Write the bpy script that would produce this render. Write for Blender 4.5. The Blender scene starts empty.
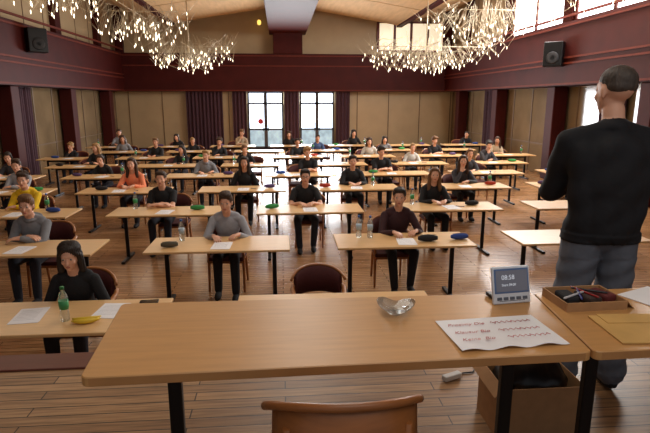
import bpy, bmesh, math, random
import numpy as np
from mathutils import Matrix, Vector
random.seed(7)
C=bpy.context; D=bpy.data; SC=C.scene
COL=SC.collection
def lin(c):
    return tuple(((x/255)/12.92 if x/255<=.04045 else ((x/255+.055)/1.055)**2.4) for x in c)+(1,)
MATS={}
def mk(name,col,rough=.55,metal=0,var=.12,scale=6,bump=0,bscale=60,emis=0,trans=0,stretch=(1,1,1),alpha=1,spec=.5,ecol=None):
    if name in MATS: return MATS[name]
    m=D.materials.new(name); m.use_nodes=True; nt=m.node_tree; N=nt.nodes; L=nt.links
    b=N['Principled BSDF']; c=lin(col)
    tc=N.new('ShaderNodeTexCoord'); mp=N.new('ShaderNodeMapping'); mp.inputs['Scale'].default_value=stretch
    L.new(tc.outputs['Object'],mp.inputs['Vector'])
    nz=N.new('ShaderNodeTexNoise'); nz.inputs['Scale'].default_value=scale; nz.inputs['Detail'].default_value=4
    L.new(mp.outputs[0],nz.inputs['Vector'])
    rp=N.new('ShaderNodeValToRGB'); rp.color_ramp.elements[0].position=.3; rp.color_ramp.elements[1].position=.7
    rp.color_ramp.elements[0].color=tuple(x*(1-var) for x in c[:3])+(1,)
    rp.color_ramp.elements[1].color=tuple(min(1,x*(1+var)) for x in c[:3])+(1,)
    L.new(nz.outputs['Fac'],rp.inputs[0]); L.new(rp.outputs[0],b.inputs['Base Color'])
    b.inputs['Roughness'].default_value=rough; b.inputs['Metallic'].default_value=metal
    b.inputs['Specular IOR Level'].default_value=spec
    b.inputs['Transmission Weight'].default_value=trans
    b.inputs['Alpha'].default_value=alpha
    if emis:
        b.inputs['Emission Color'].default_value=lin(ecol or col); b.inputs['Emission Strength'].default_value=emis
    if bump:
        n2=N.new('ShaderNodeTexNoise'); n2.inputs['Scale'].default_value=bscale
        L.new(mp.outputs[0],n2.inputs['Vector'])
        bp=N.new('ShaderNodeBump'); bp.inputs['Strength'].default_value=bump; bp.inputs['Distance'].default_value=.01
        L.new(n2.outputs['Fac'],bp.inputs['Height']); L.new(bp.outputs[0],b.inputs['Normal'])
    MATS[name]=m; return m
def planks(name,c1,c2,cm,rough,pw=.09,pl=1.8):
    m=D.materials.new(name); m.use_nodes=True; nt=m.node_tree; N=nt.nodes; L=nt.links; b=N['Principled BSDF']
    tc=N.new('ShaderNodeTexCoord')
    br=N.new('ShaderNodeTexBrick'); br.inputs['Scale'].default_value=1
    br.inputs['Color1'].default_value=lin(c1); br.inputs['Color2'].default_value=lin(c2); br.inputs['Mortar'].default_value=lin(cm)
    br.inputs['Mortar Size'].default_value=.0035; br.inputs['Brick Width'].default_value=pl; br.inputs['Row Height'].default_value=pw
    br.offset=.37
    L.new(tc.outputs['Object'],br.inputs['Vector'])
    mp=N.new('ShaderNodeMapping'); mp.inputs['Scale'].default_value=(1.2,22,1); L.new(tc.outputs['Object'],mp.inputs['Vector'])
    nz=N.new('ShaderNodeTexNoise'); nz.inputs['Scale'].default_value=3; nz.inputs['Detail'].default_value=6; L.new(mp.outputs[0],nz.inputs['Vector'])
    mx=N.new('ShaderNodeMix'); mx.data_type='RGBA'; mx.blend_type='MULTIPLY'; mx.inputs[0].default_value=.75
    rp=N.new('ShaderNodeValToRGB'); rp.color_ramp.elements[0].position=.32; rp.color_ramp.elements[0].color=(.38,.33,.29,1); rp.color_ramp.elements[1].position=.6
    L.new(nz.outputs['Fac'],rp.inputs[0]); L.new(br.outputs['Color'],mx.inputs[6]); L.new(rp.outputs[0],mx.inputs[7])
    n3=N.new('ShaderNodeTexNoise'); n3.inputs['Scale'].default_value=.9; n3.inputs['Detail'].default_value=5; L.new(tc.outputs['Object'],n3.inputs['Vector'])
    r3=N.new('ShaderNodeValToRGB'); r3.color_ramp.elements[0].position=.35; r3.color_ramp.elements[0].color=(.62,.58,.54,1); r3.color_ramp.elements[1].position=.65
    L.new(n3.outputs['Fac'],r3.inputs[0])
    m2=N.new('ShaderNodeMix'); m2.data_type='RGBA'; m2.blend_type='MULTIPLY'; m2.inputs[0].default_value=.7
    L.new(mx.outputs[2],m2.inputs[6]); L.new(r3.outputs[0],m2.inputs[7]); L.new(m2.outputs[2],b.inputs['Base Color'])
    rr=N.new('ShaderNodeMapRange'); rr.inputs[3].default_value=rough-.08; rr.inputs[4].default_value=rough+.1; L.new(n3.outputs['Fac'],rr.inputs[0]); L.new(rr.outputs[0],b.inputs['Roughness'])
    bp=N.new('ShaderNodeBump'); bp.inputs['Strength'].default_value=.3; bp.inputs['Distance'].default_value=.004; bp.invert=True
    L.new(br.outputs['Fac'],bp.inputs['Height']); L.new(bp.outputs[0],b.inputs['Normal'])
    return m
# ---------- materials
M_floor=planks('hall_floor_planks',(204,156,110),(176,130,88),(88,60,42),.23,pw=.075,pl=1.4)
M_stage=planks('stage_floor_planks',(184,144,102),(152,114,78),(56,38,26),.4,pw=.08,pl=1.3)
M_desk=mk('desk_laminate',(220,178,124),.34,var=.06,scale=5,stretch=(1,10,1))
M_tab=mk('stage_table_laminate',(198,148,92),.36,var=.07,scale=4,stretch=(1,12,1))
M_edge=mk('desk_edge',(178,128,78),.45)
M_black=mk('black_metal',(22,22,25),.4,metal=.5)
M_red=mk('dark_red_paint',(66,17,14),.6,var=.15,scale=2,spec=.2)
M_redl=mk('red_moulding',(104,44,32),.6,spec=.2)
M_beige=mk('beige_panel',(182,158,122),.5,var=.06,scale=1.5)
M_glassy=mk('glossy_panel',(128,108,82),.12,var=.25,scale=.8)
M_beiged=mk('beige_seam',(110,86,60),.6)
M_ceil=mk('ceiling_panel',(206,170,124),.7,var=.1,scale=1,stretch=(8,1,1))
M_padred=mk('red_upholstery',(70,20,20),.8,var=.15,scale=60,bump=.2)
M_wood=mk('chair_wood',(162,104,58),.4,var=.12,scale=8,stretch=(1,1,8))
M_woodk=mk('dark_trim_wood',(96,44,30),.45,stretch=(1,12,12))
M_paper=mk('white_paper',(240,240,244),.7,var=.02)
M_curt=mk('plum_curtain',(66,38,50),.85,var=.15,scale=12)
M_skin=[mk('skin_a',(224,170,142),.5,var=.05,scale=20),mk('skin_b',(206,150,120),.5,var=.05,scale=20)]
M_lip=mk('lips',(186,112,100),.45)
M_eyew=mk('eye_white',(190,182,176),.3); M_iris=mk('iris',(40,30,24),.2)
def cloth(name,c): return mk('cloth_'+name,c,.85,var=.16,scale=7,bump=.55,bscale=14)
def hairm(name,c): return mk('hair_'+name,c,.6,var=.3,scale=50,bump=.4,bscale=80,stretch=(1,1,.15))
# ---------- mesh helpers
def tag(o,label,cat,group=None):
    o['label']=label; o['category']=cat
    if group: o['group']=group
    return o
def bm_new(): return bmesh.new()
def box(bm,c,s,mi=0,bev=0,M=None,seg=2):
    mat=Matrix.Translation(c)@Matrix.Diagonal((s[0],s[1],s[2],1))
    if M is not None: mat=M@mat
    r=bmesh.ops.create_cube(bm,size=1,matrix=mat)
    vs=set(r['verts']); es=list({e for v in vs for e in v.link_edges}); fs={f for v in vs for f in v.link_faces}
    for f in fs: f.material_index=mi
    if bev:
        q=bmesh.ops.bevel(bm,geom=es,offset=bev,segments=seg,affect='EDGES',profile=.5)
        for f in q['faces']: f.material_index=mi
def tube(bm,pts,rad,seg=8,mi=0,cap=True,flat=1.0):
    pts=[Vector(p) for p in pts]
    if not hasattr(rad,'__len__'): rad=[rad]*len(pts)
    rings=[]; up=None
    for i,p in enumerate(pts):
        t=(pts[min(i+1,len(pts)-1)]-pts[max(i-1,0)]).normalized()
        if up is None:
            up=Vector((0,0,1)) if abs(t.z)<.9 else Vector((0,1,0))
        x=t.cross(up).normalized(); y=x.cross(t).normalized(); up=y
        rings.append([bm.verts.new(p+(x*math.cos(2*math.pi*k/seg)*flat+y*math.sin(2*math.pi*k/seg))*rad[i]) for k in range(seg)])
    for a,b in zip(rings,rings[1:]):
        for k in range(seg):
            f=bm.faces.new((a[k],a[(k+1)%seg],b[(k+1)%seg],b[k])); f.material_index=mi; f.smooth=True
    if cap:
        f=bm.faces.new(rings[0][::-1]); f.material_index=mi
        f=bm.faces.new(rings[-1]); f.material_index=mi
def ell(bm,c,r,mi=0,M=None,sub=2):
    mat=Matrix.Translation(c)@Matrix.Diagonal((r[0],r[1],r[2],1))
    if M is not None: mat=M@mat
    q=bmesh.ops.create_icosphere(bm,subdivisions=sub,radius=1,matrix=mat)
    for f in {f for v in q['verts'] for f in v.link_faces}: f.material_index=mi; f.smooth=True
def lathe(bm,prof,seg=16,mi=0,c=(0,0,0)):
    rings=[[bm.verts.new((c[0]+r*math.cos(2*math.pi*k/seg),c[1]+r*math.sin(2*math.pi*k/seg),c[2]+z)) for k in range(seg)] for r,z in prof]
    for i,(a,b) in enumerate(zip(rings,rings[1:])):
        for k in range(seg):
            f=bm.faces.new((a[k],a[(k+1)%seg],b[(k+1)%seg],b[k])); f.smooth=True
            f.material_index=mi
    bm.faces.new(rings[0][::-1]).material_index=mi
    bm.faces.new(rings[-1]).material_index=mi
def fin(bm,name,mats,parent=None,loc=(0,0,0),rz=0,M=None,kind=None):
    me=D.meshes.new(name); bmesh.ops.recalc_face_normals(bm,faces=bm.faces[:]); bm.to_mesh(me); bm.free()
    for m in mats: me.materials.append(m)
    o=D.objects.new(name,me); COL.objects.link(o)
    if parent: o.parent=parent
    if M is not None: o.matrix_local=M
    else: o.location=loc; o.rotation_euler=(0,0,rz)
    if kind: o['kind']=kind
    return o
def empty(name,loc=(0,0,0),rz=0):
    o=D.objects.new(name,None); o.empty_display_size=.1; COL.objects.link(o); o.location=loc; o.rotation_euler=(0,0,rz); return o
def inst(root,loc,rz=0,mats=None,scale=1):
    n=root.copy(); COL.objects.link(n); n.location=loc; n.rotation_euler=(0,0,rz); n.scale=(scale,)*3
    for ch in root.children:
        c=ch.copy(); c.parent=n; COL.objects.link(c)
    return n
# ---------- SETTING
XL,XR,YB=-7.7,8.5,26.0
def sbox(name,c,s,m,bev=0):
    bm=bm_new(); box(bm,c,s,0,bev); return fin(bm,name,[m],kind='structure')
sbox('floor',(.4,14.5,-.05),(16.6,23,.1),M_floor)
bm=bm_new(); box(bm,(.4,1.05,.4),(16.2,4.1,.8)); fin(bm,'floor_stage',[M_stage],kind='structure')
sbox('trim_1',(.4,3.06,.795),(16.2,.2,.03),M_woodk,.005)
for nm,x in (('wall_left',XL-.1),('wall_right',XR+.1)):
    bm=bm_new(); box(bm,(x,12.5,1.37),(.2,27.4,2.74),1); box(bm,(x,12.5,4.8),(.2,27.4,4.1),0); fin(bm,nm,[M_beige,M_glassy],kind='structure')
sbox('wall_back',(.4,YB+.1,3.4),(16.6,.2,6.8),M_beige)
sbox('ceiling',(.4,12.5,6.9),(16.8,27.4,.2),M_ceil)
ti=[1]
def trim(c,s,m,bev=0):
    ti[0]+=1; return sbox('trim_%d'%ti[0],c,s,m,bev)
for xs,sg in ((XL,1),(XR,-1)):
    trim((xs+sg*.3,13,3.6),(.6,25.4,1.7),M_red)
    for z in (2.8,3.35,3.5,4.35):
        trim((xs+sg*.62,13,z),(.05,25.4,.05),M_redl)
    trim((xs+sg*.55,13,4.62),(.06,25.4,.06),M_redl)
    for y in (7,11.2,15.4,19.6,23.8):
        trim((xs+sg*.28,y,1.37),(.42,.45,2.74),M_red,.02)
        trim((xs+sg*.1,y,5.6),(.2,.45,2.2),M_red,.02)
trim((.4,YB-.3,3.6),(15.1,.6,1.7),M_red)
for z in (2.8,3.9,4.35): trim((.4,YB-.62,z),(15.0,.05,.05),M_redl)
trim((.4,YB-.35,5.6),(1.35,.7,2.3),M_red,.02)
trim((.4,17,6.0),(1.7,18,1.3),M_red,.02)
for x in (-7.3,8.1): trim((x,YB-.1,5.5),(.35,.2,2.1),M_red)
def seams(name,side):
    bm=bm_new()
    if side=='back':
        for i in range(11): box(bm,(XL+.6+i*1.55,YB-.01,1.37),(.035,.03,2.74))
    else:
        xs=XL if side=='left' else XR
        for i in range(16):
            box(bm,(xs,4.9+i*1.4,1.37),(.04,.06,2.74))
            box(bm,(xs,4.9+i*1.4,5.6),(.03,.03,2.2))
        box(bm,(xs,14.5,.95),(.04,23,.04))
    fin(bm,name,[M_beiged],kind='structure')
seams('trim_90','back'); seams('trim_91','left'); seams('trim_92','right')
sbox('baseboard_back',(.4,YB-.03,.06),(16,.05,.12),M_red)
for sg in (-1,1):
    for k in range(5):
        y=6+k*4.2
        bm=bm_new(); M=Matrix.Translation((.4+sg*2.9,y,6.05))@Matrix.Rotation(sg*.16,4,'Y')
        box(bm,(0,0,0),(4.4,4.1,.08),0,.01,M); ti[0]+=1; fin(bm,'trim_%d'%ti[0],[M_ceil],kind='structure')
        bm=bm_new(); M=Matrix.Translation((.4+sg*6.3,y,6.1))@Matrix.Rotation(-sg*.25,4,'Y')
        box(bm,(0,0,0),(2.6,4.1,.08),0,.01,M); ti[0]+=1; fin(bm,'trim_%d'%ti[0],[M_ceil],kind='structure')
    bm=bm_new(); M=Matrix.Translation((.4+sg*5.1,14.5,5.75))
    box(bm,(0,0,0),(.25,21,.3),0,.01,M); ti[0]+=1; fin(bm,'trim_%d'%ti[0],[M_red],kind='structure')
M_win=mk('bright_window_pane',(250,250,255),.3,var=.02,emis=6,ecol=(248,250,255))
M_winw=mk('warm_window_pane',(250,235,200),.3,var=.02,emis=.8,ecol=(255,238,205))
M_frame=mk('window_frame_red',(110,52,46),.5)
wi=[0]
def window(c,w,h,axis,pane,cols,rows=1):
    wi[0]+=1; bm=bm_new()
    t=Vector((0,1,0)) if axis=='x' else Vector((1,0,0))
    def bx(off,ww,hh,th,mi,zo=0):
        cc=Vector(c)+t*off+Vector((0,0,zo)); s=[0,0,hh]
        if axis=='x': s[1]=ww;s[0]=th
        else: s[0]=ww;s[1]=th
        box(bm,cc,s,mi)
    bx(0,w,h,.04,1)
    for i in range(cols+1): bx(-w/2+i*w/cols,.12,h+.09,.12,0)
    for j in range(rows+1): bx(0,w+.09,.09,.12,0,zo=-h/2+j*h/rows)
    return fin(bm,'window_%d'%wi[0],[M_frame,pane],kind='structure')
window((XR-.05,17.5,5.45),3.5,1.8,'x',M_win,2)
window((XR-.05,13.3,5.45),3.6,1.8,'x',M_win,2)
window((6.3,YB-.05,5.3),3.2,1.3,'y',M_winw,4)
# doors
M_door=mk('bright_door_pane',(225,236,255),.2,emis=4.6,ecol=(214,230,252))
M_doorg=mk('door_lower_pane',(140,165,170),.2,var=.6,scale=3,emis=.8,ecol=(165,190,205))
M_dframe=mk('door_frame_grey',(62,58,62),.4)
def door(i,x0,x1,top=2.74):
    bm=bm_new(); w=x1-x0; n=2
    box(bm,((x0+x1)/2,YB-.04,top-.3),(w,.03,.55),1)
    for k in range(n):
        a=x0+k*w/n; b=a+w/n
        box(bm,((a+b)/2,YB-.04,1.6),(w/n-.08,.03,1.2),1)
        box(bm,((a+b)/2,YB-.04,.55),(w/n-.08,.03,.8),2)
        for q in (a+.04,b-.04): box(bm,(q,YB-.08,1.35),(.08,.09,2.7),0)
        for z in (.1,.98,2.2,2.72): box(bm,((a+b)/2,YB-.08,z),(w/n,.09,.08),0)
        tube(bm,[(b-.12 if k==0 else a+.12,YB-.16,.9),(b-.12 if k==0 else a+.12,YB-.16,1.3)],.02,6,3)
    fin(bm,'door_%d'%i,[M_dframe,M_door,M_doorg,M_black],kind='structure')
door(1,-1.55,.15); door(2,.95,2.6)
bm=bm_new(); bmesh.ops.create_cone(bm,cap_ends=True,segments=24,radius1=.13,radius2=.13,depth=.02,matrix=Matrix.Translation((-.95,YB-.12,1.35))@Matrix.Rotation(math.pi/2,4,'X'))
tag(fin(bm,'sticker',[mk('red_sticker',(190,50,50),.5)]),'round red sticker on the glass exit door','sticker')
wl=empty('wall_lamp',(-.9,YB-.12,5.85)); tag(wl,'small yellow glowing lamp on the upper beige wall','lamp')
bm=bm_new(); box(bm,(0,.06,0),(.12,.1,.2),0,.01); fin(bm,'lamp_base',[M_black],wl)
bm=bm_new(); lathe(bm,[(.04,-.1),(.08,-.05),(.09,.05),(.05,.12)],12,0,(0,-.06,0)); fin(bm,'lamp_shade',[mk('yellow_lamp',(250,200,90),.4,emis=1.6,ecol=(255,205,100))],wl)
def curtain(x0,x1,y,z0,z1,axis='x'):
    bm=bm_new(); n=int((x1-x0)/.03)+2; prev=None
    for i in range(n):
        x=x0+(x1-x0)*i/(n-1); o=.05*math.sin(i*1.1)+.02*math.sin(i*.37)
        p=(x,y+o) if axis=='x' else (y+o,x)
        a=bm.verts.new((p[0],p[1],z0)); b=bm.verts.new((p[0],p[1],z1))
        if prev: bm.faces.new((prev[0],a,b,prev[1])).smooth=True
        prev=(a,b)
    box(bm,((x0+x1)/2,y,z1) if axis=='x' else (y,(x0+x1)/2,z1),(x1-x0,.04,.05) if axis=='x' else (.04,x1-x0,.05))
    tag(fin(bm,'curtain',[M_curt]),'floor-length plum curtain hanging in folds by the wall','curtain','plum curtains')
for a,b in ((-4.4,-2.7),(-2.25,-1.6),(.2,.9),(2.68,3.35)): curtain(a,b,YB-.3,.05,2.74)
for a,b in ((12.4,13.4),(20.4,21.4)): curtain(a,b,XR-.12,.05,2.74,'y')
for a,b in ((16.2,17.2),(12.2,14)): curtain(a,b,XL+.12,.05,2.74,'y')
# speakers
for x,y,z,r in ((XL+.85,16.2,4.0,.7),(XR-.85,14.7,3.6,-.7)):
    e=empty('speaker',(x,y,z),r); tag(e,'black box loudspeaker mounted on the dark red wall band','speaker','wall loudspeakers')
    bm=bm_new(); box(bm,(0,0,0),(.5,.4,.66),0,.02); fin(bm,'cabinet',[M_black],e)
    bm=bm_new(); lathe(bm,[(.17,0),(.15,.02),(.06,.0)],20); fin(bm,'speaker_cone',[mk('cone_grey',(34,34,38),.7)],e,M=Matrix.Translation((0,-.2,-.1))@Matrix.Rotation(math.pi/2,4,'X'))
    bm=bm_new(); tube(bm,[(0,.15,0),(0,.35,.0)],.03); fin(bm,'bracket',[M_black],e)
# ---------- chandeliers
M_bulb=mk('warm_bulb',(255,240,215),.3,emis=4.2,ecol=(255,240,212))
M_rod=mk('chandelier_rod',(196,180,152),.35,metal=.5)
bprof=[(.003,0),(.009,.02),(.011,.045),(.006,.07),(.002,.09)]
bm=bm_new(); lathe(bm,bprof,6)
bulb_me=D.meshes.new('light_bulb'); bm.to_mesh(bulb_me); bm.free(); bulb_me.materials.append(M_bulb)
def chandelier(x,y,z,seed,wx=1.3,wy=1.5,nb=98,extra=0):
    rnd=random.Random(seed); e=empty('chandelier',(x,y,z)); 
    tag(e,'wide airy hanging chandelier of thin rods with many glowing candle bulbs','chandelier','ceiling chandeliers')
    bm=bm_new(); bx=bm_new()
    tube(bm,[(0,0,.6),(0,0,6.0-z)],.02)
    tube(bm,[(-wx*.9,0,.8),(wx*.9,0,.8)],.01,5); tube(bm,[(0,-wy*.95,.8),(0,wy*.95,.8)],.01,5)
    for k in range(nb+extra):
        px=wx*rnd.uniform(-1,1); py=wy*rnd.uniform(-1,1); r=max(abs(px)/wx,abs(py)/wy*.7)
        if rnd.random()<.35: px*=.6; r*=.6
        pz=.0+.5*r*r+rnd.uniform(-.16,.4)
        tube(bm,[(px*.6,py,.8+rnd.uniform(-.1,.25)),(px*.85,py,pz+.33),(px,py,pz+.1)],.005,3)
        for q_ in range(2):
            qx=px+rnd.uniform(-.4,.4); qy=py+rnd.uniform(-.25,.25)
            tube(bm,[(px,py,pz+.05),(qx,qy,pz+rnd.uniform(.2,.55))],.005,3)
        if k<nb:
            b=D.objects.new('light_bulb',bulb_me); COL.objects.link(b); b.parent=e; b.location=(px,py,pz+.1); b.rotation_euler=(math.pi,0,0)
        else: lathe(bx,[(q,-w) for q,w in bprof],6,0,(px,py,pz+.1))
    fin(bm,'frame',[M_rod],e)
    if extra: fin(bx,'light_bulbs',[M_bulb],e,kind='stuff')
    else: bx.free()
    l=D.lights.new('chandelier_glow','POINT'); l.energy=46; l.color=(1,.86,.68); l.shadow_soft_size=.8
    lo=D.objects.new('chandelier_glow',l); COL.objects.link(lo); lo.location=(0,0,-.25); lo.parent=e
ch=[(-5.0,9.2,4.15,1.2,1.45,70,0),(-4.7,12.3,4.2,1.3,1.45,70,0),(-3.9,15.4,3.9,1.3,1.45,80,0),(-3.0,18.6,3.3,1.5,1.5,98,20),(6.2,8.4,4.1,1.3,1.45,70,0),(6.0,11.5,4.2,1.5,1.45,70,0),(5.6,14.7,3.95,1.5,1.45,80,0),(4.9,18.0,3.3,2.2,1.6,98,40)]
for i,c in enumerate(ch): chandelier(*c[:3],seed=i,wx=c[3],wy=c[4],nb=c[5],extra=c[6])
# ---------- desks
def leg_mesh(h,d):
    bm=bm_new()
    box(bm,(0,0,.02),(.05,d,.035),0,.008); box(bm,(0,.02,h/2),(.05,.035,h-.02),0,.006); box(bm,(0,0,h-.015),(.05,d*.85,.03),0,.005)
    for s in (-1,1): ell(bm,(0,s*(d/2-.03),.01),(.02,.02,.012),0,sub=1)
    return bm
desk=empty('desk',(0,0,-50))
bm=bm_new(); box(bm,(0,0,.727),(1.6,.65,.026),0,.006); fin(bm,'tabletop',[M_desk],desk)
l1=fin(leg_mesh(.714,.56),'leg',[M_black],desk,(-.62,0,0)); l2=l1.copy(); COL.objects.link(l2); l2.parent=desk; l2.location=(.62,0,0)
bm=bm_new(); box(bm,(0,.02,.66),(1.2,.03,.05),0,.005); fin(bm,'crossbar',[M_black],desk)
tag(desk,'x','desk')
def chair_proto(wood):
    e=empty('chair',(0,0,-50)); WM=M_wood if not wood else mk('brown_chair_wood',(150,92,48),.38,var=.15,scale=6,stretch=(1,1,6))
    bm=bm_new(); box(bm,(0,0,.425),(.44,.43,.05),0,.02,seg=3); fin(bm,'seat',[M_padred],e)
    bm=bm_new(); box(bm,(0,0,.385),(.42,.40,.035),0,.01); fin(bm,'seat_frame',[WM],e)
    for sx in (-1,1):
        for sy in (-1,1):
            bm=bm_new()
            if sy<0: tube(bm,[(sx*.22,-.17,.62 if not wood else .39),(sx*.215,-.18,.39),(sx*.22,-.2,0)],[.014,.02,.014],8)
            else: tube(bm,[(sx*.2,.19,.75),(sx*.19,.18,.4),(sx*.2,.25,0)],[.014,.02,.014],8)
            fin(bm,'leg',[WM],e)
        if not wood:
            bm=bm_new(); tube(bm,[(sx*.235,-.23,.63),(sx*.25,-.1,.64),(sx*.265,.06,.66),(sx*.25,.14,.68)],[.017,.02,.018,.014],8,flat=1.3); fin(bm,'armrest',[WM],e)
    bm=bm_new(); n=14; R=.27
    g=[]
    for i in range(n+1):
        a=math.radians(-62+124*i/n); x=R*math.sin(a)*.98; y=-.02+R*math.cos(a); 
        q=abs(i/n-.5)*2; zt=.84-.07*q**2.5; zb=.56
        g.append([bm.verts.new(p) for p in ((x*.96,y*.96,zb),(x*.9,y*.9,(zb+zt)/2),(x*.96,y*.97,zt),(x*1.06,y*1.08,zt),(x*1.08,y*1.1,(zb+zt)/2),(x*1.04,y*1.04,zb))])
    for a,b in zip(g,g[1:]):
        for k in range(6): bm.faces.new((a[k],a[(k+1)%6],b[(k+1)%6],b[k])).smooth=True
    bm.faces.new(g[0]); bm.faces.new(g[-1][::-1])
    fin(bm,'backrest',[WM if wood else M_padred],e)
    bm=bm_new(); pts=[]
    for i in range(15):
        a=math.radians(-75+150*i/14); pts.append((.285*math.sin(a),-.02+.285*math.cos(a),.85-.1*(abs(i-7)/7)**2.2))
    tube(bm,pts,.014,8); fin(bm,'top_rail',[WM],e)
    return e
chair=chair_proto(False); chairw=chair_proto(True)
# small items
def paper(x,y,z,r,w=.21,h=.297,label='white exam sheets lying on the desk'):
    bm=bm_new(); box(bm,(0,0,.0015),(w,h,.003)); box(bm,(.004,.003,.0035),(w,h,.001),0,0,Matrix.Rotation(.03,4,'Z'))
    for k in range(8): box(bm,(-.01,h*.35-k*h*.09,.0042),(w*.7,.002,.0003),1)
    o=fin(bm,'paper',[M_paper,mk('print_grey',(150,150,155),.7)],loc=(x,y,z),rz=r); tag(o,label,'paper','exam papers'); return o
def case(x,y,z,r,col,cname,s=1):
    e=empty('pencil_case',(x,y,z),r); tag(e,cname+' zipped pencil case lying on the desk','pencil case','pencil cases')
    bm=bm_new(); ell(bm,(0,0,.036*s),(.11*s,.04*s,.036*s),0,sub=3)
    for v in bm.verts: v.co.x=math.copysign(min(abs(v.co.x)*1.15,.105*s),v.co.x)
    fin(bm,'pouch',[cloth('case_'+cname,col)],e)
    bm=bm_new(); tube(bm,[(-.09*s,0,.069*s),(0,0,.074*s),(.09*s,0,.069*s)],.003,5); fin(bm,'zipper',[mk('zip_grey',(130,130,130),.3,metal=.8)],e)
M_pet=mk('clear_plastic',(225,238,240),.08,trans=.85,alpha=.55,var=.02)
def bottle(x,y,z,h=.26,lab=(60,150,90),cap=(60,110,190),cn='green'):
    e=empty('water_bottle',(x,y,z)); tag(e,'clear plastic water bottle with '+cn+' label standing on the desk','bottle','water bottles')
    s=h/.26
    bm=bm_new(); lathe(bm,[(.028*s,0),(.033*s,.01*s),(.032*s,.06*s),(.029*s,.09*s),(.033*s,.12*s),(.033*s,.17*s),(.026*s,.2*s),(.013*s,.225*s),(.012*s,.245*s)],16); fin(bm,'bottle_body',[M_pet],e)
    bm=bm_new(); lathe(bm,[(.0305*s,.09*s),(.034*s,.12*s),(.034*s,.155*s)],16); fin(bm,'bottle_label',[mk('label_'+cn,lab,.5)],e)
    bm=bm_new(); lathe(bm,[(.015*s,.238*s),(.015*s,.258*s),(.013*s,.26*s)],12); fin(bm,'cap',[mk('cap%d_%d_%d'%cap,cap,.4)],e)
def pen(x,y,z,r,col=(30,40,120),lab='slim ballpoint pen lying on the desk'):
    bm=bm_new(); tube(bm,[(-.07,0,.006),(-.062,0,.006),(.06,0,.006),(.068,0,.006)],[.001,.0045,.0045,.003],8)
    tag(fin(bm,'pen',[mk('pen%d_%d_%d'%col,col,.3)],loc=(x,y,z),rz=r),lab,'pen','pens')
# ---------- people
def cap(p0,p1,r0,r1,m): return ('c',Vector(p0),Vector(p1),r0,r1,m)
def el(c,r,m,M=Matrix.Identity(4)): return ('e',M@Matrix.Translation(c)@Matrix.Diagonal((r[0],r[1],r[2],1)),min(r),m)
def capM(M,p0,p1,r0,r1,m): return cap(M@Vector(p0),M@Vector(p1),r0,r1,m)
def ik(S,W,l1,l2,pole):
    d=W-S; L=min(d.length,(l1+l2)*.995); u=d.normalized(); W=S+u*L
    a=(l1*l1-l2*l2+L*L)/(2*L); h=math.sqrt(max(0,l1*l1-a*a)); p=(pole-u*pole.dot(u)).normalized()
    return S+u*a+p*h,W
def hand(pr,W,d,n,thumb,curl,k=1):
    d=d.normalized(); n=(n-d*n.dot(d)).normalized(); s=d.cross(n).normalized()
    if s.dot(thumb)<0: s=-s
    R=Matrix((s,d,n)).transposed().to_4x4(); R.translation=W+d*.05*k
    pr.append(el((0,0,0),(.04*k,.052*k,.016*k),0,R))
    for i,L in enumerate((.068,.077,.071,.055)):
        b=W+(d*.083+s*(.033-.022*i)-n*.002)*k; dd=(d+s*(.14-.09*i)).normalized(); r=.0092
        for j,f in enumerate((.45,.32,.23)):
            a=curl*(.35+.75*j); q=(dd*math.cos(a)-n*math.sin(a)).normalized(); e2=b+q*L*f*k
            pr.append(cap(b,e2,r*k,(r-.0006)*k,0)); b=e2; r-=.0006
    b=W+(d*.025+s*.03)*k; q=(d*.75+s*.65-n*.2*curl).normalized(); e2=b+q*.04*k; pr.append(cap(b,e2,.0135*k,.0115*k,0))
    q=(d*.95+s*.2-n*.3*curl).normalized(); pr.append(cap(e2,e2+q*.03*k,.011*k,.0095*k,0))
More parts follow.
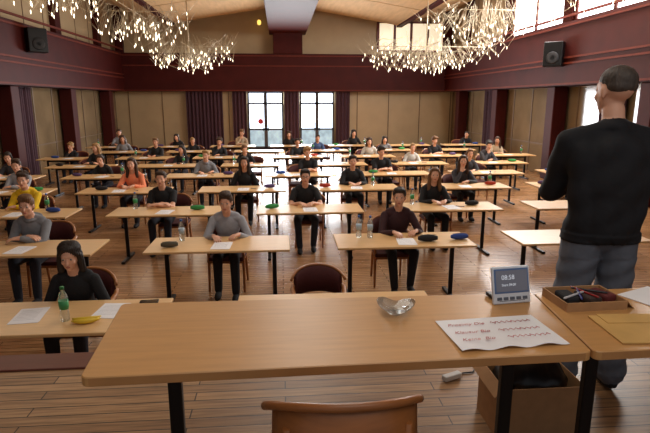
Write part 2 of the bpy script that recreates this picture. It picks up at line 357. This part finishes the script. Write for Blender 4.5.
def remesh(pr,vox,sm,hem=None):
    bm=bm_new()
    for p in pr:
        if p[0]=='c':
            _,a,b,r0,r1,m=p; 
            for c,r in ((a,r0),(b,r1)): bmesh.ops.create_icosphere(bm,subdivisions=2,radius=r,matrix=Matrix.Translation(c))
            d=b-a
            if d.length>1e-4:
                q=d.to_track_quat('Z','Y').to_matrix().to_4x4(); q.translation=(a+b)/2
                bmesh.ops.create_cone(bm,cap_ends=True,segments=14,radius1=r0,radius2=r1,depth=d.length,matrix=q)
        else: bmesh.ops.create_icosphere(bm,subdivisions=3,radius=1,matrix=p[1])
    me=D.meshes.new('t'); bm.to_mesh(me); bm.free(); o=D.objects.new('t',me); COL.objects.link(o)
    r=o.modifiers.new('r','REMESH'); r.mode='VOXEL'; r.voxel_size=vox; r.use_smooth_shade=True
    if hem is not None:
        vg=o.vertex_groups  # torso smoothing is applied below on the evaluated mesh
    s=o.modifiers.new('s','SMOOTH'); s.factor=.5; s.iterations=sm
    dg=C.evaluated_depsgraph_get(); dg.update(); out=D.meshes.new_from_object(o.evaluated_get(dg))
    D.objects.remove(o); D.meshes.remove(me)
    if hem is not None:
        b2=bm_new(); b2.from_mesh(out)
        vs=[v for v in b2.verts if hem+.02<v.co.z<1.44 and v.co.y>-.16]
        for _ in range(22): bmesh.ops.smooth_vert(b2,verts=vs,factor=.5,use_axis_x=True,use_axis_y=True,use_axis_z=True)
        vs=[v for v in b2.verts if .12<v.co.z<hem-.01]
        for _ in range(6): bmesh.ops.smooth_vert(b2,verts=vs,factor=.5,use_axis_x=True,use_axis_y=True,use_axis_z=True)
        rr=random.Random(2)
        for v in b2.verts:
            z=v.co.z
            if hem<z<1.4: v.co+=v.normal*.004*math.sin(z*38+v.co.x*14+2*math.sin(v.co.x*9))*min(1,(z-hem)*8)
            if hem<=z<hem+.05: v.co+=v.normal*.008
            if .1<z<.75: v.co+=v.normal*.0035*math.sin(z*60+v.co.x*30)
        b2.to_mesh(out); b2.free()
    n=len(out.polygons); cen=np.zeros(n*3); out.polygons.foreach_get('center',cen); cen=cen.reshape(-1,3)
    best=np.full(n,1e9); idx=np.zeros(n,dtype=np.int32)
    for p in pr:
        if p[0]=='c':
            a=np.array(p[1]); b=np.array(p[2]); ab=b-a; t=np.clip(((cen-a)@ab)/max(ab@ab,1e-9),0,1)
            dist=np.linalg.norm(cen-a-t[:,None]*ab,axis=1)-(p[3]+(p[4]-p[3])*t); m=p[5]
        else:
            Mi=np.array(p[1].inverted()); q=cen@Mi[:3,:3].T+Mi[:3,3]; dist=(np.linalg.norm(q,axis=1)-1)*p[2]; m=p[3]
        k=dist<best; best[k]=dist[k]; idx[k]=m
    if hem is not None:
        z=cen[:,2]; idx[(idx==2)&(z>=hem)]=1; idx[(idx==1)&(z<hem)]=2
    out.polygons.foreach_set('material_index',idx); out.polygons.foreach_set('use_smooth',np.ones(n,dtype=bool)); out.update()
    return out
bm=bm_new(); q=bmesh.ops.create_uvsphere(bm,u_segments=12,v_segments=10,radius=.0115,matrix=Matrix.Rotation(math.pi/2,4,'X'))
for f in bm.faces:
    f.smooth=True
    if f.calc_center_median().y<-.0085: f.material_index=1
eye_me=D.meshes.new('eye'); bm.to_mesh(eye_me); bm.free(); eye_me.materials.append(M_eyew); eye_me.materials.append(M_iris)
def head_prims(H):
    E=lambda c,r,m=0: el(c,r,m,H)
    pr=[E((0,.012,.035),(.074,.095,.086)),E((0,-.018,-.02),(.062,.072,.088)),E((0,-.032,-.068),(.046,.05,.04)),E((0,-.07,-.092),(.018,.014,.014)),
        capM(H,(0,-.088,.008),(0,-.105,-.028),.008,.012,0),capM(H,(-.03,-.076,.034),(.03,-.076,.034),.01,.01,0),
        E((0,-.089,-.056),(.021,.005,.004),4),E((0,-.087,-.064),(.017,.006,.005),4)]
    for s in (-1,1):
        pr+= [E((s*.034,-.06,-.025),(.024,.022,.022)),E((s*.075,.006,-.004),(.01,.018,.03)),E((s*.031,-.068,.012),(.018,.016,.014)),
              capM(H,(s*.018,-.0855,.0365),(s*.043,-.078,.0375),.0022,.002,5)]
    return pr
def hair_prims(H,style):
    E=lambda c,r: el(c,r,0,H)
    if style=='crop': return [E((0,.018,.054),(.0765,.0935,.0735)),E((0,.038,.03),(.0755,.072,.05))]
    pr=[E((0,.022,.045),(.083,.098,.09)),E((0,.045,-.01),(.076,.07,.07))]
    if style in('short','curly','swept'):
        pr+=[E((.015,-.045,.095),(.058,.042,.03)),E((-.025,-.03,.1),(.05,.05,.03)),E((0,-.06,.085),(.056,.026,.016))]
        if style=='swept': pr+=[E((.03,-.045,.105),(.05,.05,.03)),E((.045,-.06,.078),(.03,.022,.02)),E((0,.0,.12),(.07,.08,.03))]
        if style=='curly':
            rr=random.Random(3)
            for i in range(26):
                a=rr.uniform(0,6.28); b=rr.uniform(.1,1.3); pr.append(E((.075*math.cos(a)*math.cos(b),.03+.085*math.sin(a)*math.cos(b)*(.5 if math.sin(a)<0 else 1),.06+.08*math.sin(b)),(.028,.028,.025)))
    else:
        pr+=[E((0,-.03,.098),(.062,.055,.028))]
        for s in (-1,1):
            lo={'long':-.24,'bob':-.13,'bun':.0,'pony':.0}[style]
            pr.append(capM(H,(s*.068,-.02,.06),(s*.08,.01,-.02),.02,.02,0))
            if lo<0: pr+=[capM(H,(s*.078,.01,0),(s*.09,.01,lo),.03,.03,0),capM(H,(s*.04,.07,0),(s*.05,.07,lo),.05,.038,0)]
            if style=='bob': pr+=[capM(H,(s*.02,-.055,.1),(s*.07,-.035,.04),.02,.02,0),E((s*.02,.02,.07),(.075,.09,.07))]
        if style=='bun': pr.append(E((0,.09,.1),(.042,.042,.042)))
        if style=='pony': pr+=[capM(H,(0,.11,.05),(0,.14,-.02),.03,.032,0),capM(H,(0,.14,-.02),(.01,.12,-.16),.032,.014,0)]
    return pr
def person(loc,rz,top,pants,hair,hcol,label,skin=0,lean=12,yaw=0,pitch=0,arms='desk',sleeve='long',fem=False,hood=False,vox=.009,stand=False,shoe=(25,25,28),glasses=False,group='seated students',side=0,legs=0,scale=1):
    f=.92 if fem else 1.0
    hz=.93 if stand else .525
    T=Matrix.Translation((0,0,hz))@Matrix.Rotation(math.radians(lean),4,'X')@Matrix.Rotation(math.radians(side),4,'Y')
    wm=1.24 if stand else 1
    E=lambda c,r,m: el(c,(r[0]*f*wm,r[1]*wm,r[2]),m,T)
    pr=[E((0,.01,0),(.165 if not stand else .12,.12 if not stand else .095,.11),2),E((0,0,.15),(.142,.115,.16),1),E((0,0,.31),(.158,.115,.17),1),
        capM(T,(-.12*f*wm,0,.42),(.12*f*wm,0,.42),.055*wm,.055*wm,1),capM(T,(0,.005,.44),(0,-.02,.56),.054,.052,0),
        capM(T,(-.12*f,.01,.445),(0,.012,.48),.045,.05,1),capM(T,(.12*f,.01,.445),(0,.012,.48),.045,.05,1)]
    if stand: pr+=[E((0,0,.1),(.145,.115,.2),1),E((0,.005,.22),(.15,.125,.2),1),E((0,.01,.48),(.06,.064,.045),1),
                   capM(T,(-.1,.03,-.03),(-.16,.045,.36),.08,.066,1),capM(T,(.1,.03,-.03),(.16,.045,.36),.08,.066,1),
                   capM(T,(-.04,.045,-.03),(-.05,.055,.36),.095,.085,1),capM(T,(.04,.045,-.03),(.05,.055,.36),.095,.085,1),
                   capM(T,(-.1,.0,-.04),(.1,.0,-.04),.095,.095,1),capM(T,(-.1,.01,-.07),(.1,.01,-.07),.092,.092,1)]
    if hood: pr+=[E((0,.07,.46),(.11,.06,.05),1),E((0,.0,.47),(.088,.088,.032),1),E((0,0,.03),(.155,.125,.05),1)]
    hc=T@Vector((0,-.03,.645)); H=Matrix.Translation(hc)@Matrix.Rotation(math.radians(yaw),4,'Z')@Matrix.Rotation(math.radians(pitch),4,'X')
    pr+=head_prims(H)
    for s in (-1,1):
        S=T@Vector((s*.168*f*wm,0,.4))
        if arms=='cross': W=Vector((s*-.03,-.27,hz+.2+s*.02)); pole=Vector((s*1.2,.35,-.9)); hd=Vector((-s,.1,.1)); hn=Vector((0,-1,.2))
        elif arms=='desk': W=Vector((s*.1,-.43,.792)); pole=Vector((s*.7,.2,-.8)); hd=Vector((-s*.55,-.8,-.06)); hn=Vector((0,0,1))
        elif arms=='fold': W=Vector((-s*.03,-.36-.04*s,.80)); pole=Vector((s*.8,-.1,-.7)); hd=Vector((-s,-.25,-.05)); hn=Vector((0,-.1,1))
        elif arms=='write':
            if s<0: W=Vector((-.13,-.45,.792)); hd=Vector((.45,-.85,-.05))
            else: W=Vector((.16,-.4,.792)); hd=Vector((-.7,-.7,-.05))
            pole=Vector((s*.6,.2,-.9)); hn=Vector((0,0,1))
        elif arms=='chin':
            if s<0: W=H@Vector((-.035,-.085,-.2)); hd=H@Vector((0.0,-.05,-.09))-W; pole=Vector((-.5,-.6,-.9)); hn=Vector((-.3,-1,0))
            else: W=Vector((.02,-.42,.792)); hd=Vector((-1,-.3,-.03)); pole=Vector((1,.1,-.6)); hn=Vector((0,0,1))
        elif arms=='lap': W=Vector((s*.07,-.26,.64)); pole=Vector((s,.6,-.4)); hd=Vector((-s*.5,-.8,-.15)); hn=Vector((0,0,1))
        l1,l2=(.285,.25) if not stand else (.32,.28)
        K,W=ik(S,W,l1,l2,pole)
        if sleeve=='long':
            pr+=[cap(S,K,.055*wm,.048*wm,1),cap(K,K.lerp(W,.88),.048*wm,.036*wm,1)]
        else:
            pr+=[cap(S,S.lerp(K,.6),.058,.055,1),cap(S.lerp(K,.5),K,.041,.037,0),cap(K,K.lerp(W,.5),.037,.034,0)]
        pr.append(cap(K.lerp(W,.5),W,.031,.025,0)); pr.append(cap(W,W+hd.normalized()*.03,.025,.024,0))
        hand(pr,W,hd,hn,Vector((-s,0,.1)) if arms!='cross' else Vector((0,0,1)),.55 if arms in('desk','fold','cross') else .9)
        if stand:
            hp=Vector((s*.085,0,.84)); kn=Vector((s*.115,-.015,.5)); an=Vector((s*.13,.02,.1))
            pr+=[cap(hp,kn,.105,.086,2),cap(kn,an,.086,.078,2)]
        else:
            hp=Vector((s*.085,0,.53)); kn=Vector((s*(.12+.02*legs),-.42,.515)); an=Vector((s*.11,-.43+s*.05*legs,.1))
            pr+=[cap(hp,kn,.083*(.95 if fem else 1),.062,2),cap(kn,an,.062,.048,2)]
        pr+=[cap(an,an-Vector((0,0,.03)),.036,.036,3),el((an.x,an.y-.065,.043),(.043,.135,.043),3),el((an.x,an.y+.01,.055),(.038,.05,.05),3)]
    me=remesh(pr,vox,2,.83 if stand else None)
    sk=M_skin[skin]; cols=[sk,top,pants,cloth('shoe%d'%shoe[0],shoe),M_lip,hcol]
    for m in cols: me.materials.append(m)
    root=D.objects.new('person',me); COL.objects.link(root); root.location=loc; root.rotation_euler=(0,0,rz); root.scale=(scale,)*3
    tag(root,label,'person',group)
    hm=remesh(hair_prims(H,hair),max(.006,vox*.8),1); hm.materials.append(hcol)
    if hair!='crop':
        Hi=H.inverted()
        for v in hm.vertices:
            l=Hi@v.co; a=math.atan2(l.x,l.y-.02); v.co+=v.normal*.0022*(math.sin(a*34+l.z*25)+.6*math.sin(a*61+2))
    else:
        rr=random.Random(5)
        for v in hm.vertices: v.co+=v.normal*rr.uniform(-.0008,.0014)
    ho=D.objects.new('hair',hm); COL.objects.link(ho); ho.parent=root
    for s in (-1,1):
        e=D.objects.new('eye',eye_me); COL.objects.link(e); e.parent=root; e.matrix_local=H@Matrix.Translation((s*.031,-.075,.011))
    if glasses:
        bm=bm_new()
        for s in (-1,1):
            tube(bm,[(s*.033+.024*math.cos(a),-.101,.006+.018*math.sin(a)) for a in [2*math.pi*i/14 for i in range(15)]],.002,5)
            tube(bm,[(s*.057,-.1,.01),(s*.078,-.02,.008)],.002,5)
        tube(bm,[(-.01,-.101,.008),(.01,-.101,.008)],.002,5)
        fin(bm,'glasses',[M_black],root,M=H.copy())
    return root
BK=cloth('black',(22,22,26)); GR=cloth('grey',(128,130,136)); NV=cloth('navy',(19,20,26)); YE=cloth('yellow',(236,194,36)); OR=cloth('coral',(240,140,100))
MA=cloth('maroon',(56,26,30)); WH=cloth('white',(205,204,200)); DG=cloth('darkgrey',(60,60,66)); JN=cloth('jeans',(96,102,114)); DJ=cloth('darkjeans',(34,38,50)); TN=cloth('tan',(170,150,125)); LG=cloth('lightgrey',(158,160,168)); BL=cloth('blue',(66,86,126))
HB=hairm('brown',(62,40,26)); HD=hairm('dark',(36,25,20)); HL=hairm('lightbrown',(112,78,48)); HBl=hairm('blond',(160,122,76)); HG=hairm('greybrown',(72,62,56))
rows=[3.6,5.62,7.55,9.5,11.4,13.3,15.2,17.1,19.0]
def colx(r,k): return (-.72 if r%2 else .42)+2.14*k
def seat(r,k,x=None,dy=.27): return ((colx(r,k) if x is None else x), rows[r]+.65+dy, 0)
person(seat(0,-1,-1.76,.24),0,BK,DJ,'bob',HD,'girl with full dark brown hair in black top at the desk',lean=12,pitch=10,yaw=6,arms='lap',fem=True,vox=.0065,scale=.95)
person(seat(1,-1,-3.0),0,GR,DJ,'swept',HL,'boy in grey hooded sweatshirt with arms folded on the desk',lean=16,yaw=8,pitch=4,arms='fold',hood=True,vox=.007)
person(seat(1,0,-.68),0,LG,NV,'swept',HB,'boy in light grey sweatshirt, hands resting on the desk',lean=15,yaw=-4,pitch=4,arms='write',vox=.007,legs=-1)
person(seat(1,1,1.48),0,MA,BK,'short',HD,'boy in dark maroon shirt with hands on the desk',lean=8,yaw=-14,pitch=0,arms='write',vox=.007,legs=1)
person(seat(2,-2,-3.95),0,YE,DJ,'curly',HB,'boy in bright yellow sweatshirt, arms folded on the desk',lean=10,yaw=10,arms='fold',vox=.009,hood=True)
person(seat(2,-1,-1.88),0,BK,DJ,'short',HB,'boy in black t-shirt with bare forearms on the desk',lean=10,arms='fold',sleeve='short',vox=.008)
person(seat(2,0,.38),0,BK,DJ,'short',HD,'boy with glasses in black t-shirt sitting at the desk',lean=8,arms='desk',sleeve='short',vox=.008,glasses=True,legs=1)
person(seat(2,1,2.5),0,BK,BK,'long',HL,'girl with long hair in black top sitting at the desk',lean=8,yaw=-10,arms='desk',fem=True,vox=.008)
person(seat(3,-2,-4.95),0,LG,DJ,'swept',HB,'boy in light grey top leaning on the desk',lean=12,yaw=12,arms='fold',vox=.01)
person(seat(3,-1),0,OR,DJ,'long',HB,'girl in coral top with long brown hair at the desk',lean=8,arms='desk',fem=True,vox=.009)
person(seat(3,0),0,BK,BK,'long',HD,'girl with long dark hair in black top at the desk',lean=6,arms='lap',fem=True,vox=.009,skin=1)
person(seat(3,1),0,BK,DJ,'short',HD,'boy in black sweater sitting upright at the desk',lean=4,arms='desk',vox=.009)
person(seat(3,2,3.65),0,DG,BK,'long',HB,'girl in dark grey top with long hair at the desk',lean=10,yaw=-15,arms='chin',fem=True,vox=.009)
var=[]
for i,(st,fm,ar,sl,yw,hd_,sd) in enumerate((('short',False,'desk','long',5,0,0),('long',True,'fold','long',-18,0,3),('swept',False,'fold','short',22,0,-4),('bun',True,'desk','long',0,0,3),('curly',False,'chin','long',-15,1,5),('pony',True,'write','long',18,0,-3),('short',False,'write','long',-22,1,3),('bob',True,'lap','long',12,0,-3))):
    p=person((0,0,-50),0,BK,DJ,st,HB,'x',lean=3+int(2.4*i),yaw=yw,pitch=(i%3)*6,arms=ar,sleeve=sl,fem=fm,vox=.012,hood=bool(hd_),side=sd); var.append((p,fm))
tops=[(BK,'black'),(BK,'black'),(NV,'navy'),(DG,'dark grey'),(WH,'white'),(BK,'black'),(GR,'grey'),(TN,'tan'),(BL,'blue'),(BK,'black'),(LG,'light grey')]
hs=[HB,HD,HL,HBl,HD,HB]
def far_person(r,k,x,forced=None):
    i=random.randrange(len(var)); p,fm=var[i]; t=forced or random.choice(tops); h=random.choice(hs)
    n=inst(p,(x+random.uniform(-.25,.25),rows[r]+.65+.27,0),random.uniform(-.2,.2),scale=random.uniform(.9,1.03))
    for sl,m in ((1,t[0]),(5,h),(0,random.choice(M_skin))):
        n.material_slots[sl].link='OBJECT'; n.material_slots[sl].material=m
    for c in n.children:
        if c.name.startswith('hair'): c.material_slots[0].link='OBJECT'; c.material_slots[0].material=h
    n['label']=('girl' if fm else 'boy')+' in '+t[1]+' top sitting at an exam desk'
cc=[((50,140,70),'green'),((35,35,40),'black'),((50,80,160),'blue'),((170,40,40),'red'),((60,150,80),'green'),((90,70,120),'purple')]
for r,Y in enumerate(rows):
    for k in range(-5,6):
        x=colx(r,k)
        if x<-6.9 or x>7.8: continue
        u=325+525*(x*.9965-Y*.083)/(Y*.98)
        hw=.8*525/Y
        if u+hw<-15 or u-hw>665: continue
        if r==0 and k not in (-1,0): continue
        n=inst(desk,(x,Y+.325,0),random.uniform(-.012,.012)); n['label']='light wood exam desk with black T-shaped metal legs'; n['category']='desk'; n['group']='exam desks'
        occ=True
        if r==0: occ=k==-1
        elif r==1: occ=k in(-1,0,1)
        elif r==2: occ=k in (-2,-1,0,1)
        elif r==3: occ=k in (-2,-1,0,1,2)
        else:
            occ=random.random()<(.92 if r<6 else .78)
            if occ: 
                fc=None
                if r==4 and k==-1: fc=(GR,'grey')
                if r==4 and k in (0,1): fc=(BK,'black')
                if r==5 and k==-2: fc=(BK,'black')
                far_person(r,k,x,fc)
        cy=Y+.65+(.27 if occ else .2); cx=x+random.uniform(-.03,.03); sc=1; an=random.uniform(-.08,.08)
        if r==0 and k==0: cx,cy,sc,an=.33,4.66,.93,0
        if r==0 and k==-1: cx,cy=-1.76,4.52
        if occ or r==0:
            c=inst(chair,(cx,cy,0),an,scale=sc); tag(c,'red padded wooden armchair pushed up to an exam desk','chair','hall chairs')
        if r>0:
            if occ or random.random()<.3: paper(x+random.uniform(-.1,.05),Y+.22,.74,random.uniform(-.15,.15))
            if r==1 and k in (0,1): continue
            if not occ and r<3: continue
            q=random.choice(cc)
            if r==2 and k==1: q=((35,35,40),'black')
            if r==3 and k==-2: q=((50,150,70),'green')
            if r==3 and k==1: q=((180,60,40),'red')
            if r==1: q=((35,35,40),'black')
            if random.random()<.8 or r==3: case(x+random.choice((-1,1))*random.uniform(.42,.6),Y+.36,.74,random.uniform(-.4,.4),*q)
            if random.random()<.45: bottle(x+random.choice((-.5,.35,.55,-.35)),Y+.5,.74)
            if random.random()<.5: pen(x+.2,Y+.25,.742,random.uniform(-1,1))
paper(-1.95,3.95,.74,.1); paper(-1.36,4.0,.74,-.1)
bottle(-1.64,3.84,.74,.27,(60,150,80),(40,120,60),'green')
bb=empty('banana_bunch',(-1.47,3.79,.74),.2); tag(bb,'yellow bananas lying on the desk beside the bottle','bananas')
for i in range(2):
    bm=bm_new(); pts=[];rd=[]
    for j in range(9):
        a=-1+2*j/8; pts.append((.1*a,.035*(a*a)+i*.034-.03,.02+.004*i)); rd.append([.006,.012,.016,.018,.0185,.018,.016,.011,.005][j])
    tube(bm,pts,rd,7); fin(bm,'banana',[mk('banana_yellow',(228,192,50),.5)],bb)
bm=bm_new(); box(bm,(0,0,.005),(.15,.075,.009),0,.004); box(bm,(0,0,.0102),(.14,.068,.0006),1)
tag(fin(bm,'phone',[M_black,mk('phone_glass',(12,14,18),.08)],loc=(-1.1,4.16,.74),rz=.1),'black smartphone lying on the desk','phone')
bottle(.92,6.1,.74,.27,(180,200,215),(60,110,190),'pale'); bottle(1.05,6.06,.74,.27,(180,200,215),(60,110,190),'pale')
bottle(-1.18,6.1,.74,.26,(180,200,215),(60,110,190),'pale')
case(2.1,5.9,.74,.1,(50,90,170),'blue'); case(1.7,5.84,.74,.0,(30,30,34),'black',1.1); case(-1.27,5.83,.74,.1,(90,84,70),'olive',.9)
# ---------- stage furniture
def stable(name,corners,z,label,mats,legs):
    cx=sum(c[0] for c in corners)/4; cy=sum(c[1] for c in corners)/4
    e=empty(name,(cx,cy,.8)); tag(e,label,'table')
    bm=bm_new(); v=[]
    for zz in (z-.032,z): v.append([bm.verts.new((c[0]-cx,c[1]-cy,zz-.8)) for c in corners])
    bm.faces.new(v[1]).material_index=0; bm.faces.new(v[0][::-1]).material_index=1
    for k in range(4): bm.faces.new((v[0][k],v[0][(k+1)%4],v[1][(k+1)%4],v[1][k])).material_index=1
    ve=[e2 for e2 in bm.edges if abs(e2.verts[0].co.z-e2.verts[1].co.z)>.01]
    bmesh.ops.bevel(bm,geom=ve,offset=.025,segments=4,affect='EDGES',profile=.5)
    ed=[e2 for e2 in bm.edges if abs(e2.calc_face_angle(0))>1]
    bmesh.ops.bevel(bm,geom=ed,offset=.003,segments=1,affect='EDGES')
    fin(bm,'tabletop',mats,e)
    for lx in legs: fin(leg_mesh(z-.8-.03,.48),'leg',[M_black],e,(lx-cx,0,0))
    bm=bm_new(); box(bm,((legs[0]+legs[-1])/2-cx,.02,z-.8-.08),(abs(legs[-1]-legs[0]),.03,.05),0,.005); fin(bm,'crossbar',[M_black],e)
    return e
ZT=1.56
stable('table',[(-.605,1.462),(1.0,1.492),(1.055,2.03),(-.65,2.05)],ZT,'long light wood table with black metal legs on the stage',[M_tab,M_edge],(-.4,.85))
stable('table',[(1.006,1.492),(2.6,1.52),(2.65,2.08),(1.061,2.035)],ZT,'light wood table beside the first one on the stage',[M_tab,M_edge],(1.2,2.4))
c=inst(chairw,(.17,1.43,.8),math.pi); tag(c,'wooden chair with curved back tucked under the stage table','chair'); c.scale=(.84,.84,.92)
# glass dish
M_glass=mk('clear_glass',(190,198,202),.04,trans=.9,var=.01,alpha=.8)
bm=bm_new(); N3=24; rings=[]
for (rr,zz) in ((.02,.0),(.04,.005),(.07,.032),(.067,.034),(.038,.01),(.018,.006)):
    ring=[]
    for k in range(N3):
        a=2*math.pi*k/N3; sq=1+.16*math.cos(3*a); h=zz+(.009*math.cos(3*a) if zz>.025 else 0)
        ring.append(bm.verts.new((rr*sq*math.cos(a),rr*sq*math.sin(a),h)))
    rings.append(ring)
for a,b in zip(rings,rings[1:]):
    for k in range(N3): bm.faces.new((a[k],a[(k+1)%N3],b[(k+1)%N3],b[k])).smooth=True
bm.faces.new(rings[0][::-1]); bm.faces.new(rings[-1])
tag(fin(bm,'glass_dish',[M_glass],loc=(.43,1.87,ZT),rz=.3),'small clear glass three-cornered dish on the stage table','dish')
def text(body,size,mat,parent,M,name='lettering',ex=.0003,shear=0):
    cu=D.curves.new('t','FONT'); cu.body=body; cu.size=size; cu.extrude=ex; cu.shear=shear; cu.offset=-size*.008; o=D.objects.new('t',cu); COL.objects.link(o)
    dg=C.evaluated_depsgraph_get(); dg.update(); me=D.meshes.new_from_object(o.evaluated_get(dg)); D.objects.remove(o)
    me.materials.clear(); me.materials.append(mat); n=D.objects.new(name,me); COL.objects.link(n); n.parent=parent; n.matrix_local=M; return n
pe=empty('notice_sheet',(.755,1.66,ZT+.0005),.07); tag(pe,'large white sheet with red handwritten lines on the table','paper')
bm=bm_new(); nx=24
grid=[[bm.verts.new(((-.19+.38*i/nx),(-.125+.25*j/6),.002+.005*(1-j/6)**2*(1+math.sin(i*.75)))) for i in range(nx+1)] for j in range(7)]
for j in range(6):
    for i in range(nx): bm.faces.new((grid[j][i],grid[j][i+1],grid[j+1][i+1],grid[j+1][i])).smooth=True
fin(bm,'sheet',[M_paper],pe)
M_ink=mk('red_ink',(184,66,72),.6)
for j,t in enumerate(('Prosimy Die','Klausur Bio','Keine  Bio')):
    zt=.004+.0018*j*j
    text(t,.028,M_ink,pe,Matrix.Translation((-.165,.064-.066*j,zt+.001)),shear=.35)
    bm=bm_new(); pts=[(-.0+i*.0042,.072-.066*j+.006*math.sin(i*1.3)+.004*math.sin(i*2.9),zt+.002) for i in range(38)]; tube(bm,pts,.0011,4); fin(bm,'pen_stroke',[M_ink],pe)
# display device
dv=empty('display_device',(.915,1.92,ZT),.12); tag(dv,'small pale electronic display with grey screen standing on the table','display')
DM=Matrix.Rotation(-.25,4,'X')
bm=bm_new(); box(bm,(0,0,.075),(.165,.016,.15),0,.006); fin(bm,'casing',[mk('device_white',(214,220,230),.35)],dv,M=DM)
bm=bm_new(); box(bm,(0,-.0085,.092),(.15,.003,.098),0,.001); fin(bm,'bezel',[mk('bezel_blue',(84,112,158),.35)],dv,M=DM)
bm=bm_new(); box(bm,(0,-.0105,.092),(.138,.002,.085)); fin(bm,'screen',[mk('lcd',(96,98,108),.25,emis=.12,ecol=(150,150,165))],dv,M=DM)
M_lcdt=mk('lcd_text',(205,212,222),.4,emis=.5)
for t,s,x,z in (('08:58',.026,-.045,.098),('Start 09:00',.014,-.045,.072)):
    text(t,s,M_lcdt,dv,DM@Matrix.Translation((x,-.012,z))@Matrix.Rotation(math.pi/2,4,'X'))
for i in range(5):
    bm=bm_new(); box(bm,(-.056+.028*i,-.009,.022),(.02,.004,.012),0,.001); fin(bm,'button',[mk('button_grey',(90,98,112),.4)],dv,M=DM)
bm=bm_new(); box(bm,(0,.05,.01),(.12,.11,.015),0,.004); fin(bm,'stand',[M_black],dv)
M_card=mk('cardboard',(176,134,92),.8,var=.08,scale=20)
def cbox(loc,w,d,h,label,rz=0,flaps=(-1,1)):
    e=empty('cardboard_box',loc,rz); tag(e,label,'box')
    bm=bm_new(); t=.005
    box(bm,(0,0,t/2),(w,d,t)); 
    for s in(-1,1): box(bm,(s*w/2,0,h/2),(t,d,h)); box(bm,(0,s*d/2,h/2),(w,t,h))
    fin(bm,'box_body',[M_card],e)
    for s in flaps:
        bm=bm_new(); M=Matrix.Translation((s*w/2,0,h))@Matrix.Rotation(s*.8,4,'Y'); box(bm,(s*.03,0,0),(.06,d*.95,.003),0,0,M); fin(bm,'flap',[M_card],e)
    return e
cbox((1.21,1.91,ZT),.25,.18,.035,'shallow open cardboard carton with pens and cases on the table',.03,(1,))
for i,(cx,cy,col,cn) in enumerate(((1.14,1.91,(30,30,34),'black'),(1.22,1.9,(60,46,42),'brown'),(1.29,1.92,(96,36,36),'dark red'))):
    bm=bm_new(); box(bm,(0,0,.018),(.06,.1,.032),0,.01); tag(fin(bm,'small_case',[cloth('sc'+cn,col)],loc=(cx,cy,ZT+.006),rz=.2*i),cn+' small case lying inside the cardboard carton','case')
for i in range(4): pen(1.15+.03*i,1.88+.015*i,ZT+.038,.5+i*.7,((200,200,205),(30,40,120),(160,40,40),(40,40,44))[i],'ballpoint pen lying on top of the cases in the carton')
bm=bm_new(); box(bm,(0,0,.004),(.33,.23,.006),0,.002); box(bm,(.02,.08,.008),(.3,.08,.003)); tag(fin(bm,'envelope',[mk('manila',(206,164,96),.7)],loc=(1.3,1.64,ZT),rz=-.06),'manila envelope lying on the stage table','envelope')
bm=bm_new(); box(bm,(0,0,.002),(.21,.29,.003)); tag(fin(bm,'paper',[M_paper],loc=(1.55,1.88,ZT),rz=.4),'white sheet on the stage table beside the box','paper')
bm=bm_new(); box(bm,(0,0,.002),(.21,.15,.003)); tag(fin(bm,'paper',[M_paper],loc=(1.58,1.62,ZT+.001),rz=-.3),'white sheet with red print on the stage table','paper')
cbox((1.18,2.22,.8),.38,.3,.28,'open cardboard box lined with a black bag under the table',.0)
bm=bm_new(); ell(bm,(0,0,.19),(.175,.135,.17),0,sub=3)
for v in bm.verts: v.co+=Vector((random.uniform(-.012,.012),random.uniform(-.01,.01),random.uniform(-.016,.016)))
tag(fin(bm,'bin_bag',[mk('black_plastic',(14,14,16),.3)],loc=(1.18,2.22,.82)),'crumpled black plastic bag inside the cardboard box','bag')
pw=empty('power_strip',(.95,2.66,.8),.4); tag(pw,'white power strip lying on the stage floor','power strip')
bm=bm_new(); box(bm,(0,0,.02),(.12,.04,.03),0,.006); fin(bm,'housing',[mk('white_plastic',(190,190,190),.4)],pw)
bm=bm_new(); tube(bm,[(.06,0,.015),(.1,.02,.006),(.16,.0,.006),(.22,.04,.006)],.004,6); fin(bm,'cable',[M_black],pw)
# standing man
person((1.66,2.54,.8),math.pi-.1,NV,JN,'crop',HG,'man with cropped hair in dark jacket and jeans, arms folded',lean=-1,yaw=16,pitch=0,arms='cross',vox=.007,stand=True,group=None,scale=1.015)
for p in [desk,chair,chairw]+[v[0] for v in var]:
    for c_ in list(p.children): D.objects.remove(c_)
    D.objects.remove(p)
# ---------- lights
def area(loc,rot,sx,sy,e,col=(1,1,1),name='window_light'):
    l=D.lights.new(name,'AREA'); l.shape='RECTANGLE'; l.size=sx; l.size_y=sy; l.energy=e; l.color=col
    o=D.objects.new(name,l); COL.objects.link(o); o.location=loc; o.rotation_euler=rot; return o
area((XR-.9,14.5,5.4),(0,math.radians(50),0),1.6,9,820,(1,.98,.95))
area((.6,YB-.9,1.7),(math.radians(-82),0,0),4.4,2.2,720,(.96,.98,1))
area((.4,10,5.2),(0,0,0),1.2,14,190,(1,.93,.82),'hall_fill')  # unseen fill added to brighten the hall beyond the world light's reach
area((.8,.2,4.6),(math.radians(25),0,0),3,1.5,34,(1,.92,.82),'stage_fill')  # unseen area lamp aimed at the stage tables, no fixture modelled
w=D.worlds.new('w'); SC.world=w; w.use_nodes=True; w.node_tree.nodes['Background'].inputs[0].default_value=(.95,.95,1,1); w.node_tree.nodes['Background'].inputs[1].default_value=.24
cd=D.cameras.new('cam'); co=D.objects.new('camera',cd); COL.objects.link(co); SC.camera=co
cd.sensor_width=36; cd.lens=36*525/650; cd.clip_start=.05
co.location=(0,0,2.36); co.rotation_euler=(math.radians(90-12.51),0,math.radians(-4.78))
SC.view_settings.view_transform='Standard'
